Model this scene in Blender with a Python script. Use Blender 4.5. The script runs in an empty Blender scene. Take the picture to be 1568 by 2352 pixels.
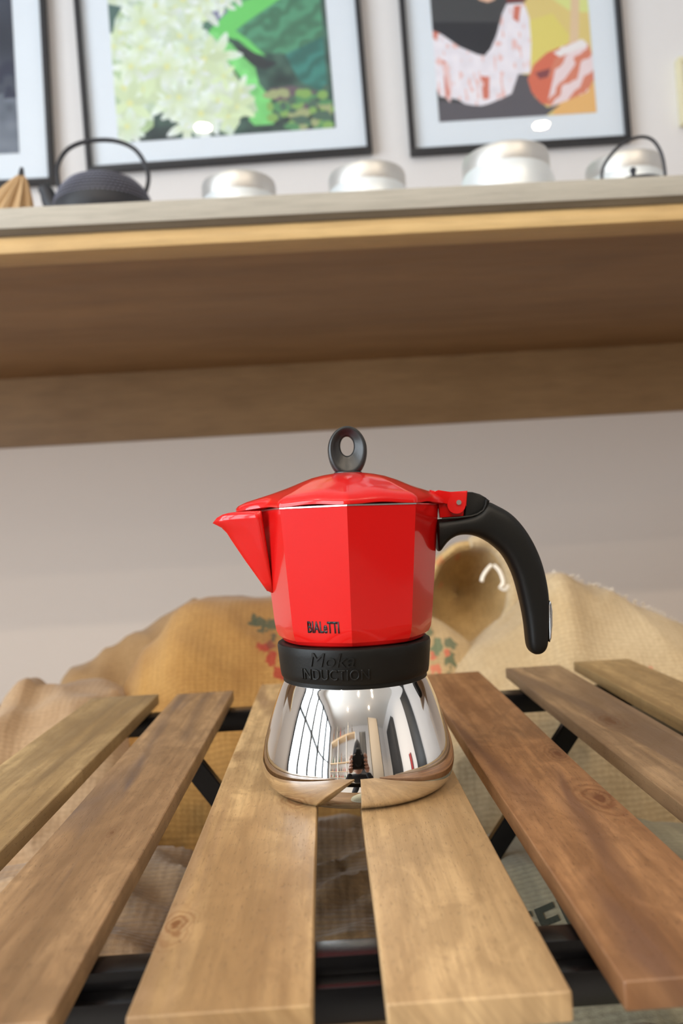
import bpy, bmesh, math, random
import numpy as np
from math import sin, cos, pi, radians
from mathutils import Vector, Matrix, noise
from mathutils.bvhtree import BVHTree

sc = bpy.context.scene
C = sc.collection

# ------------------------------------------------------------------ camera
EYE = 0.132
cam_d = bpy.data.cameras.new('camera'); cam = bpy.data.objects.new('camera', cam_d); C.objects.link(cam)
cam_d.sensor_fit = 'VERTICAL'; cam_d.sensor_height = 36.0; cam_d.lens = 1900/2352*36.0
cam_d.clip_start = 0.01; cam_d.clip_end = 50
cam.matrix_world = (Matrix.Translation((0, 0, EYE)) @ Matrix.Rotation(-0.0217, 4, 'Z')
                    @ Matrix.Rotation(pi/2+0.0193, 4, 'X') @ Matrix.Rotation(-0.058, 4, 'Z'))
cam_d.dof.use_dof = True; cam_d.dof.focus_distance = 0.395; cam_d.dof.aperture_fstop = 9.0
sc.camera = cam
sc.cycles.use_denoising = True
sc.cycles.max_bounces = 8
sc.view_settings.view_transform = 'Standard'; sc.view_settings.look = 'None'
sc.view_settings.gamma = 1.0; sc.view_settings.use_curve_mapping = False
sc.view_settings.exposure = 0.12

# ------------------------------------------------------------------ world and daylight
w = bpy.data.worlds.new('world'); sc.world = w; w.use_nodes = True
w.node_tree.nodes['Background'].inputs[0].default_value = (0.80, 0.90, 1.0, 1)
w.node_tree.nodes['Background'].inputs[1].default_value = 1.2

def area(name, loc, rot, sx, sy, power, col, shape='RECTANGLE', spread=180, parent=None):
    l = bpy.data.lights.new(name, 'AREA'); l.shape = shape; l.size = sx
    if shape in ('RECTANGLE', 'ELLIPSE'): l.size_y = sy
    l.energy = power; l.color = col; l.spread = radians(spread)
    o = bpy.data.objects.new(name, l); o.location = loc; o.rotation_euler = rot; C.objects.link(o)
    if parent: o.parent = parent
    return o
CEIL = 2.30; FLOOR = -1.10
DAY, LAMP = 212.0, 9.0
area('window_daylight', (-2.72, -1.35, 0.75), (0, radians(-90), 0), 2.3, 3.6, DAY, (0.84, 0.93, 1.0))

# ------------------------------------------------------------------ helpers
def link(name, me, mat=None, parent=None, loc=None, smooth=True):
    o = bpy.data.objects.new(name, me); C.objects.link(o)
    if mat is not None:
        me.materials.clear(); me.materials.append(mat)
    if parent is not None: o.parent = parent
    if loc is not None: o.location = loc
    if smooth:
        me.polygons.foreach_set('use_smooth', [True]*len(me.polygons))
        try: me.set_sharp_from_angle(angle=radians(35))
        except Exception: pass
    return o

def mesh(name, verts, faces):
    me = bpy.data.meshes.new(name); me.from_pydata([tuple(v) for v in verts], [], [tuple(f) for f in faces]); me.update()
    return me

def obj(name, bm, mat, parent=None, loc=None, smooth=True):
    me = bpy.data.meshes.new(name); bmesh.ops.recalc_face_normals(bm, faces=bm.faces); bm.to_mesh(me); bm.free()
    return link(name, me, mat, parent, loc, smooth)

def tag(o, label, cat=None, group=None, kind=None):
    if label: o['label'] = label
    if cat: o['category'] = cat
    if group: o['group'] = group
    if kind: o['kind'] = kind
    return o

def thing(name, label, cat, loc=(0, 0, 0), rot=(0, 0, 0), group=None):
    o = bpy.data.objects.new(name, None); C.objects.link(o); o.location = loc; o.rotation_euler = rot
    o.empty_display_size = 0.02
    return tag(o, label, cat, group)

def add_box(bm, x0, x1, y0, y1, z0, z1, bev=0.0, seg=2):
    vs = [bm.verts.new((x, y, z)) for z in (z0, z1) for y in (y0, y1) for x in (x0, x1)]
    fs = [bm.faces.new([vs[i] for i in q]) for q in ((0, 2, 3, 1), (4, 5, 7, 6), (0, 1, 5, 4), (2, 6, 7, 3), (0, 4, 6, 2), (1, 3, 7, 5))]
    if bev:
        es = list({e for f in fs for e in f.edges})
        bmesh.ops.bevel(bm, geom=es, offset=bev, segments=seg, profile=0.6, affect='EDGES')

def box(name, x0, x1, y0, y1, z0, z1, mat, parent=None, bev=0.0, seg=2):
    bm = bmesh.new(); add_box(bm, x0, x1, y0, y1, z0, z1, bev, seg); return obj(name, bm, mat, parent)

def lathe_mesh(name, prof, n=96, cap=True):
    verts, faces = [], []
    for (r, z) in prof:
        for i in range(n):
            a = 2*pi*i/n; verts.append((r*cos(a), r*sin(a), z))
    for j in range(len(prof)-1):
        for i in range(n):
            k = (i+1) % n; faces.append((j*n+i, j*n+k, (j+1)*n+k, (j+1)*n+i))
    if cap:
        faces.append(tuple(range(n))[::-1]); faces.append(tuple((len(prof)-1)*n+i for i in range(n)))
    return mesh(name, verts, faces)

def smoothpts(pts, n=8):
    out = []
    P = [Vector(p) for p in pts]
    for i in range(len(P)-1):
        p0 = P[max(i-1, 0)]; p1 = P[i]; p2 = P[i+1]; p3 = P[min(i+2, len(P)-1)]
        for k in range(n):
            t = k/n
            out.append(0.5*((2*p1)+(p2-p0)*t+(2*p0-5*p1+4*p2-p3)*t*t+(3*p1-p0-3*p2+p3)*t*t*t))
    out.append(P[-1]); return out

def add_tube(bm, pts, r, n=10, flat=1.0):
    """r: a number or list; flat scales the second axis"""
    pts = [Vector(p) for p in pts]; rings = []
    ref = None
    for i, p in enumerate(pts):
        t = (pts[min(i+1, len(pts)-1)]-pts[max(i-1, 0)]).normalized()
        if ref is None: ref = Vector((0, 0, 1)) if abs(t.z) < .9 else Vector((0, 1, 0))
        u = t.cross(ref).normalized(); v = u.cross(t).normalized(); ref = v
        rr = r[i] if isinstance(r, (list, tuple)) else r
        rings.append([bm.verts.new(p+u*rr*cos(2*pi*k/n)+v*rr*flat*sin(2*pi*k/n)) for k in range(n)])
    for a, b in zip(rings, rings[1:]):
        for k in range(n): bm.faces.new((a[k], a[(k+1) % n], b[(k+1) % n], b[k]))
    bm.faces.new(rings[0][::-1]); bm.faces.new(rings[-1])

def prism(name, pts, y0, y1, mat, parent=None, bev=0.0, seg=2):
    """extrude an xz outline along y"""
    bm = bmesh.new()
    a = [bm.verts.new((x, y0, z)) for x, z in pts]; b = [bm.verts.new((x, y1, z)) for x, z in pts]
    fs = [bm.faces.new(a), bm.faces.new(b[::-1])]
    n = len(pts)
    for i in range(n): fs.append(bm.faces.new((a[i], b[i], b[(i+1) % n], a[(i+1) % n])))
    if bev: bmesh.ops.bevel(bm, geom=list(fs[0].edges)+list(fs[1].edges), offset=bev, segments=seg, profile=0.6, affect='EDGES')
    return obj(name, bm, mat, parent)

def text_mesh(txt, size, sx=1.0, shear=0.0, fat=0.0, spacing=1.0, cuts=0):
    cu = bpy.data.curves.new('text', 'FONT'); cu.body = txt; cu.size = size; cu.align_x = 'CENTER'; cu.align_y = 'CENTER'
    cu.shear = shear; cu.offset = fat; cu.space_character = spacing; cu.resolution_u = 4
    o = bpy.data.objects.new('text', cu); C.objects.link(o)
    dg = bpy.context.evaluated_depsgraph_get(); me = bpy.data.meshes.new_from_object(o.evaluated_get(dg))
    bpy.data.objects.remove(o); bpy.data.curves.remove(cu)
    bm = bmesh.new(); bm.from_mesh(me); bpy.data.meshes.remove(me)
    bmesh.ops.remove_doubles(bm, verts=bm.verts, dist=1e-6)
    for v in bm.verts: v.co.x *= sx
    for _ in range(cuts):
        L = size*0.12
        es = [e for e in bm.edges if e.calc_length() > L]
        if not es: break
        bmesh.ops.subdivide_edges(bm, edges=es, cuts=1); bmesh.ops.triangulate(bm, faces=bm.faces)
    return bm

def extrude_text(bm, depth):
    g = bmesh.ops.extrude_face_region(bm, geom=bm.faces[:])
    for v in [e for e in g['geom'] if isinstance(e, bmesh.types.BMVert)]: v.co.z += depth

# ------------------------------------------------------------------ materials
MATS = {}
class NT:
    def __init__(s, name):
        s.m = bpy.data.materials.new(name); s.m.use_nodes = True; s.t = s.m.node_tree
        s.b = s.t.nodes['Principled BSDF']; s.out = s.t.nodes['Material Output']
    def n(s, typ, **kw):
        n = s.t.nodes.new('ShaderNode'+typ)
        for k, v in kw.items():
            if k.startswith('i_'):
                key = k[2:]
                key = int(key) if key.isdigit() else key.replace('_', ' ')
                s.put(n.inputs[key], v)
            else: setattr(n, k, v)
        return n
    def put(s, inp, v):
        if isinstance(v, bpy.types.NodeSocket): s.t.links.new(v, inp)
        elif isinstance(v, bpy.types.Node): s.t.links.new(v.outputs[0], inp)
        else:
            if isinstance(v, tuple) and len(v) == 3 and inp.type == 'RGBA': v = v+(1,)
            inp.default_value = v
    def set(s, **kw):
        for k, v in kw.items(): s.put(s.b.inputs[k.replace('_', ' ')], v)
    def math(s, op, a, b=0.0, c=None):
        n = s.t.nodes.new('ShaderNodeMath'); n.operation = op; s.put(n.inputs[0], a); s.put(n.inputs[1], b)
        if c is not None: s.put(n.inputs[2], c)
        return n.outputs[0]
    def mix(s, f, a, b, mode='MIX'):
        n = s.t.nodes.new('ShaderNodeMix'); n.data_type = 'RGBA'; n.blend_type = mode
        s.put(n.inputs[0], f); s.put(n.inputs[6], a); s.put(n.inputs[7], b); return n.outputs[2]
    def ramp(s, f, stops):
        n = s.t.nodes.new('ShaderNodeValToRGB'); s.put(n.inputs[0], f)
        el = n.color_ramp.elements
        while len(el) < len(stops): el.new(0.5)
        for e, (p, c) in zip(el, stops):
            e.position = p; e.color = (c+(1,)) if len(c) == 3 else c
        return n.outputs[0]
    def coord(s, scale=(1, 1, 1), loc=(0, 0, 0)):
        tc = s.t.nodes.new('ShaderNodeTexCoord'); mp = s.t.nodes.new('ShaderNodeMapping')
        s.t.links.new(tc.outputs['Object'], mp.inputs[0]); mp.inputs['Scale'].default_value = scale; mp.inputs['Location'].default_value = loc
        return mp.outputs[0]
    def noise(s, vec, scale, detail=3, rough=0.5, dist=0.0):
        return s.n('TexNoise', i_Vector=vec, i_Scale=scale, i_Detail=detail, i_Roughness=rough, i_Distortion=dist).outputs[0]
    def bump(s, h, strength, dist):
        n = s.n('Bump', i_Height=h, i_Strength=strength, i_Distance=dist); s.put(s.b.inputs['Normal'], n.outputs[0]); return n

def simple(name, col, rough=0.5, metal=0.0, coat=0.0, spec=0.5, coat_rough=0.05, bump=None, var=0.05):
    t = NT(name); t.set(Roughness=rough, Metallic=metal, Coat_Weight=coat, Coat_Roughness=coat_rough, Specular_IOR_Level=spec)
    v = t.coord(); f = t.noise(v, 40, 3)
    t.set(Base_Color=t.mix(f, tuple(c*(1-var) for c in col), tuple(min(1, c*(1+var)) for c in col)))
    if bump: t.bump(t.noise(v, bump[0], 2), bump[1], bump[2])
    return t.m

def wood(name, light, dark, seed=0, knots=(), axis='Y', fine=1.0, streak=None, rough=0.5, spec=0.4, grain=26, contrast=1.0, pores=0.35):
    """grain along the axis; knots: (x, y, size, strength)"""
    t = NT(name)
    tc = t.n('TexCoord'); sep = t.n('SeparateXYZ', i_Vector=tc.outputs['Object'])
    ax = {'Y': (0, 1, 2), 'X': (1, 0, 2)}[axis]
    X, Y, Z = (sep.outputs[i] for i in ax)
    g = t.math('ADD', X, t.math('MULTIPLY', Z, 0.7))
    kmask = None; ring = None
    if knots:
        kn_ = t.n('TexNoise', i_Vector=tc.outputs['Object'], i_Scale=85.0, i_Detail=3.0); ks_ = t.n('SeparateXYZ', i_Vector=kn_.outputs[1]).outputs
        XK = t.math('ADD', X, t.math('MULTIPLY', t.math('SUBTRACT', ks_[0], 0.5), 0.008)); YK = t.math('ADD', Y, t.math('MULTIPLY', t.math('SUBTRACT', ks_[1], 0.5), 0.016))
    for (kx, ky, ks, kk) in knots:
        dx = t.math('SUBTRACT', XK, kx); dy = t.math('MULTIPLY', t.math('SUBTRACT', YK, ky), 0.42)
        d2 = t.math('ADD', t.math('MULTIPLY', dx, dx), t.math('MULTIPLY', dy, dy))
        e = t.math('EXPONENT', t.math('MULTIPLY', d2, -1/(ks*ks*2.5)))
        g = t.math('ADD', g, t.math('MULTIPLY', e, ks*0.9))
        core = t.math('EXPONENT', t.math('MULTIPLY', d2, -1/(ks*ks*0.28)))
        core = t.math('MULTIPLY', core, kk)
        rg = t.math('MULTIPLY', t.math('POWER', t.math('ABSOLUTE', t.math('SINE', t.math('MULTIPLY', t.math('SQRT', d2), 5.5/ks))), 3.0), t.math('MULTIPLY', e, kk*1.1))
        kmask = core if kmask is None else t.math('MAXIMUM', kmask, core)
        ring = rg if ring is None else t.math('MAXIMUM', ring, rg)
    vec = t.n('CombineXYZ', i_0=g, i_1=t.math('MULTIPLY', Y, 0.055), i_2=t.math('ADD', t.math('MULTIPLY', Z, 0.3), seed*3.7)).outputs[0]
    n1 = t.noise(vec, grain, 4, 0.6, 0.6)
    n2 = t.noise(vec, grain*7*fine, 3, 0.6)
    slow = t.noise(t.n('CombineXYZ', i_0=g, i_1=t.math('MULTIPLY', Y, 0.25), i_2=seed*1.3).outputs[0], 14, 3, 0.5, 0.8)
    f = t.math('ADD', t.math('MULTIPLY', n1, 0.55), t.math('MULTIPLY', slow, 0.45))
    lo = 0.5-0.17/contrast; hi = 0.5+0.17/contrast
    mid = tuple((a+b)/2 for a, b in zip(light, dark))
    col = t.ramp(f, [(lo, dark), (0.5, mid), (hi, light)])
    if streak:
        sv = t.n('CombineXYZ', i_0=g, i_1=t.math('MULTIPLY', Y, 0.09), i_2=seed*5.1+2).outputs[0]
        sn = t.noise(sv, grain*0.9, 3, 0.55, 1.0)
        col = t.mix(t.math('MULTIPLY', t.ramp(sn, [(0.52, (0, 0, 0)), (0.64, (1, 1, 1))]), 0.85), col, streak)
    col = t.mix(t.math('MULTIPLY', t.ramp(n2, [(0.40, (1, 1, 1)), (0.55, (0, 0, 0))]), 0.16), col, tuple(c*0.55 for c in dark))
    fl = t.noise(t.n('CombineXYZ', i_0=g, i_1=t.math('MULTIPLY', Y, 0.035), i_2=seed*4.1).outputs[0], 420, 2, 0.6)
    col = t.mix(t.math('MULTIPLY', t.ramp(fl, [(0.36, (1, 1, 1)), (0.54, (0, 0, 0))]), 0.30), col, tuple(c*0.62 for c in dark))
    mot = t.noise(t.n('CombineXYZ', i_0=X, i_1=t.math('MULTIPLY', Y, 0.45), i_2=seed*7.7).outputs[0], 75, 3, 0.6, 1.2)
    col = t.mix(t.math('MULTIPLY', t.ramp(mot, [(0.38, (1, 1, 1)), (0.60, (0, 0, 0))]), 0.24*contrast*(axis == 'Y')), col, tuple(c*0.72 for c in dark))
    # short open pores
    pv = t.n('CombineXYZ', i_0=g, i_1=t.math('MULTIPLY', Y, 0.16), i_2=seed*2.0).outputs[0]
    pn = t.noise(pv, 1300, 1, 0.5)
    pm = t.ramp(pn, [(0.30, (1, 1, 1)), (0.38, (0, 0, 0))])
    col = t.mix(t.math('MULTIPLY', pm, pores), col, tuple(c*0.4 for c in dark))
    if kmask is not None:
        col = t.mix(ring, col, (dark[0]*0.62, dark[1]*0.45, dark[2]*0.35))
        col = t.mix(kmask, col, (dark[0]*0.5, dark[1]*0.33, dark[2]*0.22))
    t.set(Base_Color=col, Roughness=t.math('ADD', t.math('MULTIPLY', n2, 0.25), rough-0.12), Specular_IOR_Level=spec)
    t.bump(t.math('SUBTRACT', t.math('ADD', n2, t.math('MULTIPLY', n1, 0.5)), pm), 0.25, 0.0006)
    return t.m

def burlap(name, light, dark, marks=(), scale=1.0, weave=520):
    """marks: (centre, radius, colour) flat prints on the cloth, in object coordinates"""
    t = NT(name)
    v = t.coord(); f = t.noise(v, 9*scale, 4, 0.6); f2 = t.noise(v, 260, 2, 0.6)
    sep = t.n('SeparateXYZ', i_Vector=v)
    u1 = t.math('SINE', t.math('MULTIPLY', t.math('ADD', sep.outputs[0], t.math('MULTIPLY', f, 0.004)), weave*2))
    u2 = t.math('SINE', t.math('MULTIPLY', t.math('ADD', t.math('MULTIPLY', sep.outputs[1], 1.0), sep.outputs[2]), weave*2))
    wv = t.math('MULTIPLY', t.math('ADD', t.math('MULTIPLY', u1, 0.5), t.math('MULTIPLY', u2, 0.9)), 0.35)
    col = t.ramp(f, [(0.33, dark), (0.62, light)])
    col = t.mix(t.math('MULTIPLY', t.ramp(f2, [(0.35, (1, 1, 1)), (0.6, (0, 0, 0))]), 0.25), col, tuple(c*0.6 for c in dark))
    col = t.mix(t.math('MULTIPLY', t.ramp(wv, [(0.0, (1, 1, 1)), (0.35, (0, 0, 0))]), 0.22), col, tuple(c*0.6 for c in dark))
    dn = t.n('TexNoise', i_Vector=v, i_Scale=110.0, i_Detail=3.0)
    for (c, r, mc) in marks:
        off = t.n('VectorMath', operation='SCALE'); t.put(off.inputs[0], t.n('VectorMath', operation='SUBTRACT', i_0=dn.outputs[1], i_1=(0.5, 0.5, 0.5)).outputs[0]); t.put(off.inputs['Scale'], r*3.2)
        p = t.n('VectorMath', operation='ADD', i_0=v, i_1=off.outputs[0])
        q = t.n('VectorMath', operation='SUBTRACT', i_0=p.outputs[0], i_1=c)
        rr = r if isinstance(r, tuple) else (r, 1.0, r)
        s_ = t.n('VectorMath', operation='MULTIPLY', i_0=q.outputs[0], i_1=(1, 0.0, 1))
        d = t.n('VectorMath', operation='LENGTH', i_0=s_.outputs[0]).outputs[1]
        m = t.math('MULTIPLY', t.ramp(t.math('DIVIDE', d, r), [(0.8, (1, 1, 1)), (1.0, (0, 0, 0))]), 0.8)
        col = t.mix(m, col, mc)
    t.set(Base_Color=col, Roughness=0.95, Specular_IOR_Level=0.15, Sheen_Weight=0.2)
    t.bump(t.math('ADD', wv, f2), 0.5, 0.0008)
    return t.m

M_black = simple('black_plastic', (0.006, 0.006, 0.0055), 0.45, spec=0.25, bump=(900, 0.12, 0.0004))
M_knob = simple('knob_plastic', (0.016, 0.017, 0.018), 0.36, bump=(900, 0.12, 0.0004))
M_steel = simple('black_steel', (0.005, 0.005, 0.006), 0.25, spec=0.4)
M_chrome = NT('chrome'); M_chrome.set(Base_Color=(0.86, 0.84, 0.81), Metallic=1.0, Roughness=0.035); M_chrome = M_chrome.m
M_pin = simple('bright_pin', (0.7, 0.7, 0.7), 0.25, metal=1.0)
M_tin = simple('silver_tin', (0.66, 0.65, 0.63), 0.42, metal=0.8)
M_tinbody = simple('pale_tin', (0.80, 0.85, 0.88), 0.40, metal=0.4, coat=0.2)
M_iron = simple('cast_iron', (0.018, 0.020, 0.028), 0.5, bump=(60, 0.1, 0.001))
M_wall = simple('wall_paint', (0.85, 0.83, 0.83), 0.75, spec=0.2, var=0.008)
M_lower = simple('lower_wall_bounce_tint', (0.80, 0.715, 0.645), 0.75, spec=0.2, var=0.008)  # wall colour with the warm bounce off the shelf wood mixed in
M_ceil = simple('ceiling_paint', (0.84, 0.84, 0.83), 0.85, spec=0.2, var=0.01)
M_floor = simple('floor_concrete', (0.42, 0.40, 0.38), 0.45)
M_frame = simple('black_frame', (0.014, 0.015, 0.020), 0.4)
M_mat = simple('mat_board', (0.83, 0.90, 0.98), 0.9, spec=0.1, var=0.005)
M_dark = simple('dark_cloth', (0.02, 0.02, 0.025), 0.9)
M_skin = simple('skin', (0.45, 0.25, 0.18), 0.5)
M_kraft = simple('kraft_paper', (0.50, 0.33, 0.17), 0.7, bump=(120, 0.3, 0.001))
M_ivory = simple('pale_frame', (0.82, 0.76, 0.52), 0.5)

t = NT('red_enamel'); v = t.coord()
t.set(Base_Color=(0.58, 0.0065, 0.006), Roughness=0.30, Coat_Weight=0.85, Coat_Roughness=0.07, Coat_IOR=1.42, Specular_IOR_Level=0.12)
bmp = t.n('Bump', i_Height=t.noise(v, 260, 2), i_Strength=0.05, i_Distance=0.0004); t.put(t.b.inputs['Coat Normal'], bmp.outputs[0])
M_red = t.m
M_ink = simple('black_print', (0.018, 0.016, 0.022), 0.35)

t = NT('picture_glass')
gl = t.n('BsdfGlossy', i_Roughness=0.0); gl.inputs[0].default_value = (1, 1, 1, 1)
tr = t.n('BsdfTransparent'); fr = t.n('Fresnel', i_IOR=1.5); ge = t.n('NewGeometry'); ff = t.math('MULTIPLY', fr.outputs[0], t.math('SUBTRACT', 1.0, ge.outputs['Backfacing'])); mx = t.n('MixShader', i_0=ff, i_1=tr.outputs[0], i_2=gl.outputs[0])
t.t.links.new(mx.outputs[0], t.out.inputs[0]); M_glass = t.m

OAK = wood('oak_veneer', (0.40, 0.245, 0.115), (0.27, 0.155, 0.068), seed=3, axis='X', grain=11, rough=0.5, pores=0.1)
OAK_EDGE = wood('oak_edge', (0.66, 0.46, 0.21), (0.54, 0.35, 0.15), seed=5, axis='X', grain=14, rough=0.45, pores=0.1)
GREY_EDGE = wood('grey_laminate', (0.50, 0.465, 0.40), (0.42, 0.39, 0.33), seed=8, axis='X', grain=30, rough=0.55, pores=0.05)
SHADOW_EDGE = wood('painted_shadow_line', (0.13, 0.095, 0.055), (0.075, 0.052, 0.03), seed=9, axis='X', grain=30, rough=0.7)  # dark brown standing in for shade under the edge band
COUNTER = wood('counter_wood', (0.36, 0.22, 0.11), (0.24, 0.14, 0.07), seed=12, axis='X', grain=14)

# ------------------------------------------------------------------ room
def struct(o): o['kind'] = 'structure'; return o
WALL = 1.78
struct(box('wall_back', -2.7, 3.3, WALL, WALL+0.1, FLOOR, CEIL, M_wall))
struct(box('bounce_panel_1', -2.69, 3.29, WALL-0.004, WALL-0.0005, -0.1995, 0.345, M_lower))  # added thin panel, its beige stands in for warm bounce light
struct(box('floor', -2.7, 3.3, -4.6, WALL, FLOOR-0.1, FLOOR, M_floor))
struct(box('ceiling', -2.7, 3.3, -4.6, WALL, CEIL, CEIL+0.1, M_ceil))
struct(box('wall_right', 3.3, 3.4, -4.6, WALL, FLOOR, CEIL, M_wall))
struct(box('wall_front', -2.7, 3.3, -4.7, -4.6, FLOOR, CEIL, M_wall))
# left wall around the shop window
bm = bmesh.new()
add_box(bm, -2.8, -2.7, 0.45, WALL, FLOOR, CEIL); add_box(bm, -2.8, -2.7, -4.6, -3.15, FLOOR, CEIL)
add_box(bm, -2.8, -2.7, -3.15, 0.45, 1.9, CEIL); add_box(bm, -2.8, -2.7, -3.15, 0.45, FLOOR, -0.4)
struct(obj('wall_left', bm, M_wall, smooth=False))
win = bpy.data.objects.new('window_1', None); C.objects.link(win); win['kind'] = 'structure'
for y in (-3.15, -2.43, -1.71, -0.99, -0.27, 0.39):
    box('window_post', -2.70, -2.60, y, y+0.11, -0.4, 1.9, M_frame, win)
for z in (-0.4, 0.95, 1.84):
    box('window_rail', -2.70, -2.63, -3.15, 0.46, z, z+0.06, M_frame, win)

# ------------------------------------------------------------------ ceiling spots
LG = 'round recessed spots in the white ceiling'
housing = lathe_mesh('housing', [(0.047, -0.004), (0.060, -0.004), (0.062, 0.0), (0.062, 0.02), (0.047, 0.02), (0.047, -0.004)], 32, False)
spots = [(-0.52, -0.83), (1.33, -0.99), (-1.9, -0.75)] + [(x, -1.65) for x in (-1.5, -0.2, 0.9, 2.1)] + [(x, -2.35) for x in (-1.3, 0.2, 1.4)] + [(x, -3.25) for x in (-0.9, 1.2)]
for i, (x, y) in enumerate(spots):
    o = thing('ceiling_light', 'small round white recessed spot glowing in the shop ceiling', 'ceiling light', (x, y, CEIL), group=LG)
    if i < 2: o['label'] = 'white ceiling spot mirrored as a bright dot in the glass of the %s print' % ('flower', 'hands')[i]; del o['group']
    link('housing', housing, M_ceil, o)
    area('spot_lamp', (0, 0, -0.002), (0, 0, 0), 0.085, 0, LAMP, (1.0, 0.83, 0.62), 'DISK', 150, o)

# ------------------------------------------------------------------ shelf on the wall
sh = thing('wall_shelf', 'deep wooden wall shelf with pale grey front edge above the coffee pot', 'shelf', (0, WALL, 0.34))
def shp(name, *a, **k):
    o = box(name, *a, **k); o.parent = sh; o.matrix_parent_inverse = Matrix.Translation((0, -WALL, -0.34)); return o
shp('shelf_board', -1.9, 2.6, 1.0046, WALL-0.001, 0.509, 0.540, OAK)
o = shp('edge_band', -1.9, 2.6, 1.000, 1.0045, 0.5165, 0.5415, GREY_EDGE, bev=0.0006); tag(o, 'pale grey edge band along the shelf front')
o = shp('shadow_strip', -1.9, 2.6, 1.001, 1.0048, 0.5075, 0.5165, SHADOW_EDGE); tag(o, 'dark strip painted as the shadow line under the grey band')  # shadow line in the recess, put in as a dark strip
shp('upper_batten', -1.9, 2.6, 1.004, 1.05, 0.4985, 0.5075, OAK_EDGE)
o = shp('front_batten', -1.9, 2.6, 1.0, 1.05, 0.486, 0.4985, OAK_EDGE, bev=0.0015); tag(o, 'light oak strip under the shelf front')
shp('underside_panel', -1.9, 2.6, 1.045, WALL-0.02, 0.4875, 0.509, OAK)
shp('back_board', -1.9, 2.6, WALL-0.02, WALL-0.001, 0.343, 0.509, OAK)

# ------------------------------------------------------------------ counter below
box_c = box('counter', -2.2, 2.8, 0.10, WALL-0.002, -0.24, -0.20, COUNTER, bev=0.002)
cab = thing('display_counter', 'brown wooden counter carrying the sacks and the slatted table', 'counter', (0.3, 0.9, FLOOR))
for nm, a in (('counter_body', (-2.15, 2.75, 0.14, WALL-0.002, FLOOR, -0.24)),):
    o = box(nm, *a, COUNTER); o.parent = cab; o.matrix_parent_inverse = Matrix.Translation((-0.3, -0.9, -FLOOR))
box_c.name = 'counter_top'; box_c.parent = cab; box_c.matrix_parent_inverse = Matrix.Translation((-0.3, -0.9, -FLOOR))

# ------------------------------------------------------------------ slatted table
tb = thing('slatted_table', 'small folding table of acacia slats on a black steel frame under the red pot', 'table', (0, 0, 0))
# x0, x1, y0, y1, top z, light, dark, streak, knots, label
SL = [
 (-0.2060, -0.1490, 0.235, 0.711, 0.0, (0.46, 0.345, 0.19), (0.30, 0.205, 0.10), (0.20, 0.135, 0.07), [], 'pale olive brown slat'),
 (-0.1325, -0.0845, 0.234, 0.705, 0.0, (0.38, 0.25, 0.14), (0.235, 0.145, 0.078), (0.105, 0.078, 0.07), [(0.004, -0.09, 0.0022, .5)], 'brown slat with grey violet grain streaks'),
 (-0.0625, -0.0110, 0.232, 0.720, 0.0007, (0.57, 0.405, 0.215), (0.34, 0.215, 0.105), (0.30, 0.185, 0.10), [(-0.0210, -0.192, 0.0034, .9), (0.0155, -0.066, 0.0048, 1.0), (-0.024, 0.02, 0.003, .4)], 'light tan slat with two small dark knots'),
 (0.0095, 0.0615, 0.232, 0.722, -0.0007, (0.53, 0.38, 0.215), (0.37, 0.245, 0.13), None, [], 'light tan slat without knots'),
 (0.0765, 0.1275, 0.234, 0.724, 0.0, (0.37, 0.20, 0.095), (0.20, 0.095, 0.042), (0.14, 0.068, 0.04), [(0.018, -0.096, 0.0066, .75), (0.0200, -0.019, 0.0042, .7)], 'reddish brown slat with a ringed knot'),
 (0.1520, 0.2010, 0.234, 0.730, 0.0, (0.36, 0.245, 0.145), (0.215, 0.135, 0.075), (0.14, 0.09, 0.06), [(-0.0026, 0.0426, 0.0060, .7)], 'greyish brown slat with an oval knot'),
 (0.2160, 0.2660, 0.236, 0.741, 0.0, (0.40, 0.28, 0.14), (0.27, 0.18, 0.085), None, [], 'olive brown slat'),
]
def slat_mesh(wd, ln, th, seed):
    bm = bmesh.new(); add_box(bm, -wd/2, wd/2, -ln/2, ln/2, -th, 0)
    es = [e for e in bm.edges if abs((e.verts[0].co-e.verts[1].co).y) > ln*0.9]
    bmesh.ops.subdivide_edges(bm, edges=es, cuts=24, use_grid_fill=True)
    for vv in bm.verts:
        s = vv.co
        vv.co.x += 0.0005*noise.noise(Vector((seed*7.1, s.y*9, 1 if s.x > 0 else 5)))
        vv.co.z += 0.0003*noise.noise(Vector((seed*3.3+s.x*20, s.y*6, 2)))
    es = [e for e in bm.edges if len(e.link_faces) == 2 and e.calc_face_angle(0) > 1.2]
    bmesh.ops.bevel(bm, geom=es, offset=0.0011, segments=3, profile=0.6, affect='EDGES')
    return bm
for i, (x0, x1, y0, y1, z, li, dk, stk, kn, lab) in enumerate(SL):
    li = (li[0]*1.18, li[1]*1.13, li[2]*1.05); dk = (dk[0]*1.02, dk[1]*.97, dk[2]*.88)
    m = wood('acacia_%s' % 'abcdefg'[i], li, dk, seed=i+1, knots=kn, streak=stk, grain=28, contrast=2.0, rough=0.46, spec=0.45)
    o = obj('slat', slat_mesh(x1-x0, y1-y0, 0.0088, i+1), m, tb, ((x0+x1)/2, (y0+y1)/2, z)); tag(o, lab)
bm = bmesh.new()
add_box(bm, -0.20, 0.262, 0.2775, 0.2890, -0.0270, -0.0098, 0.0008); add_box(bm, -0.20, 0.262, 0.2690, 0.2775, -0.0275, -0.0155, 0.0015)
o = obj('front_rail', bm, M_steel, tb)
box('back_rail', -0.20, 0.262, 0.6650, 0.6850, -0.0250, -0.0098, M_steel, tb, bev=0.0008)
box('side_rail', -0.185, -0.170, 0.289, 0.665, -0.0250, -0.0098, M_steel, tb, bev=0.0008)
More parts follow.
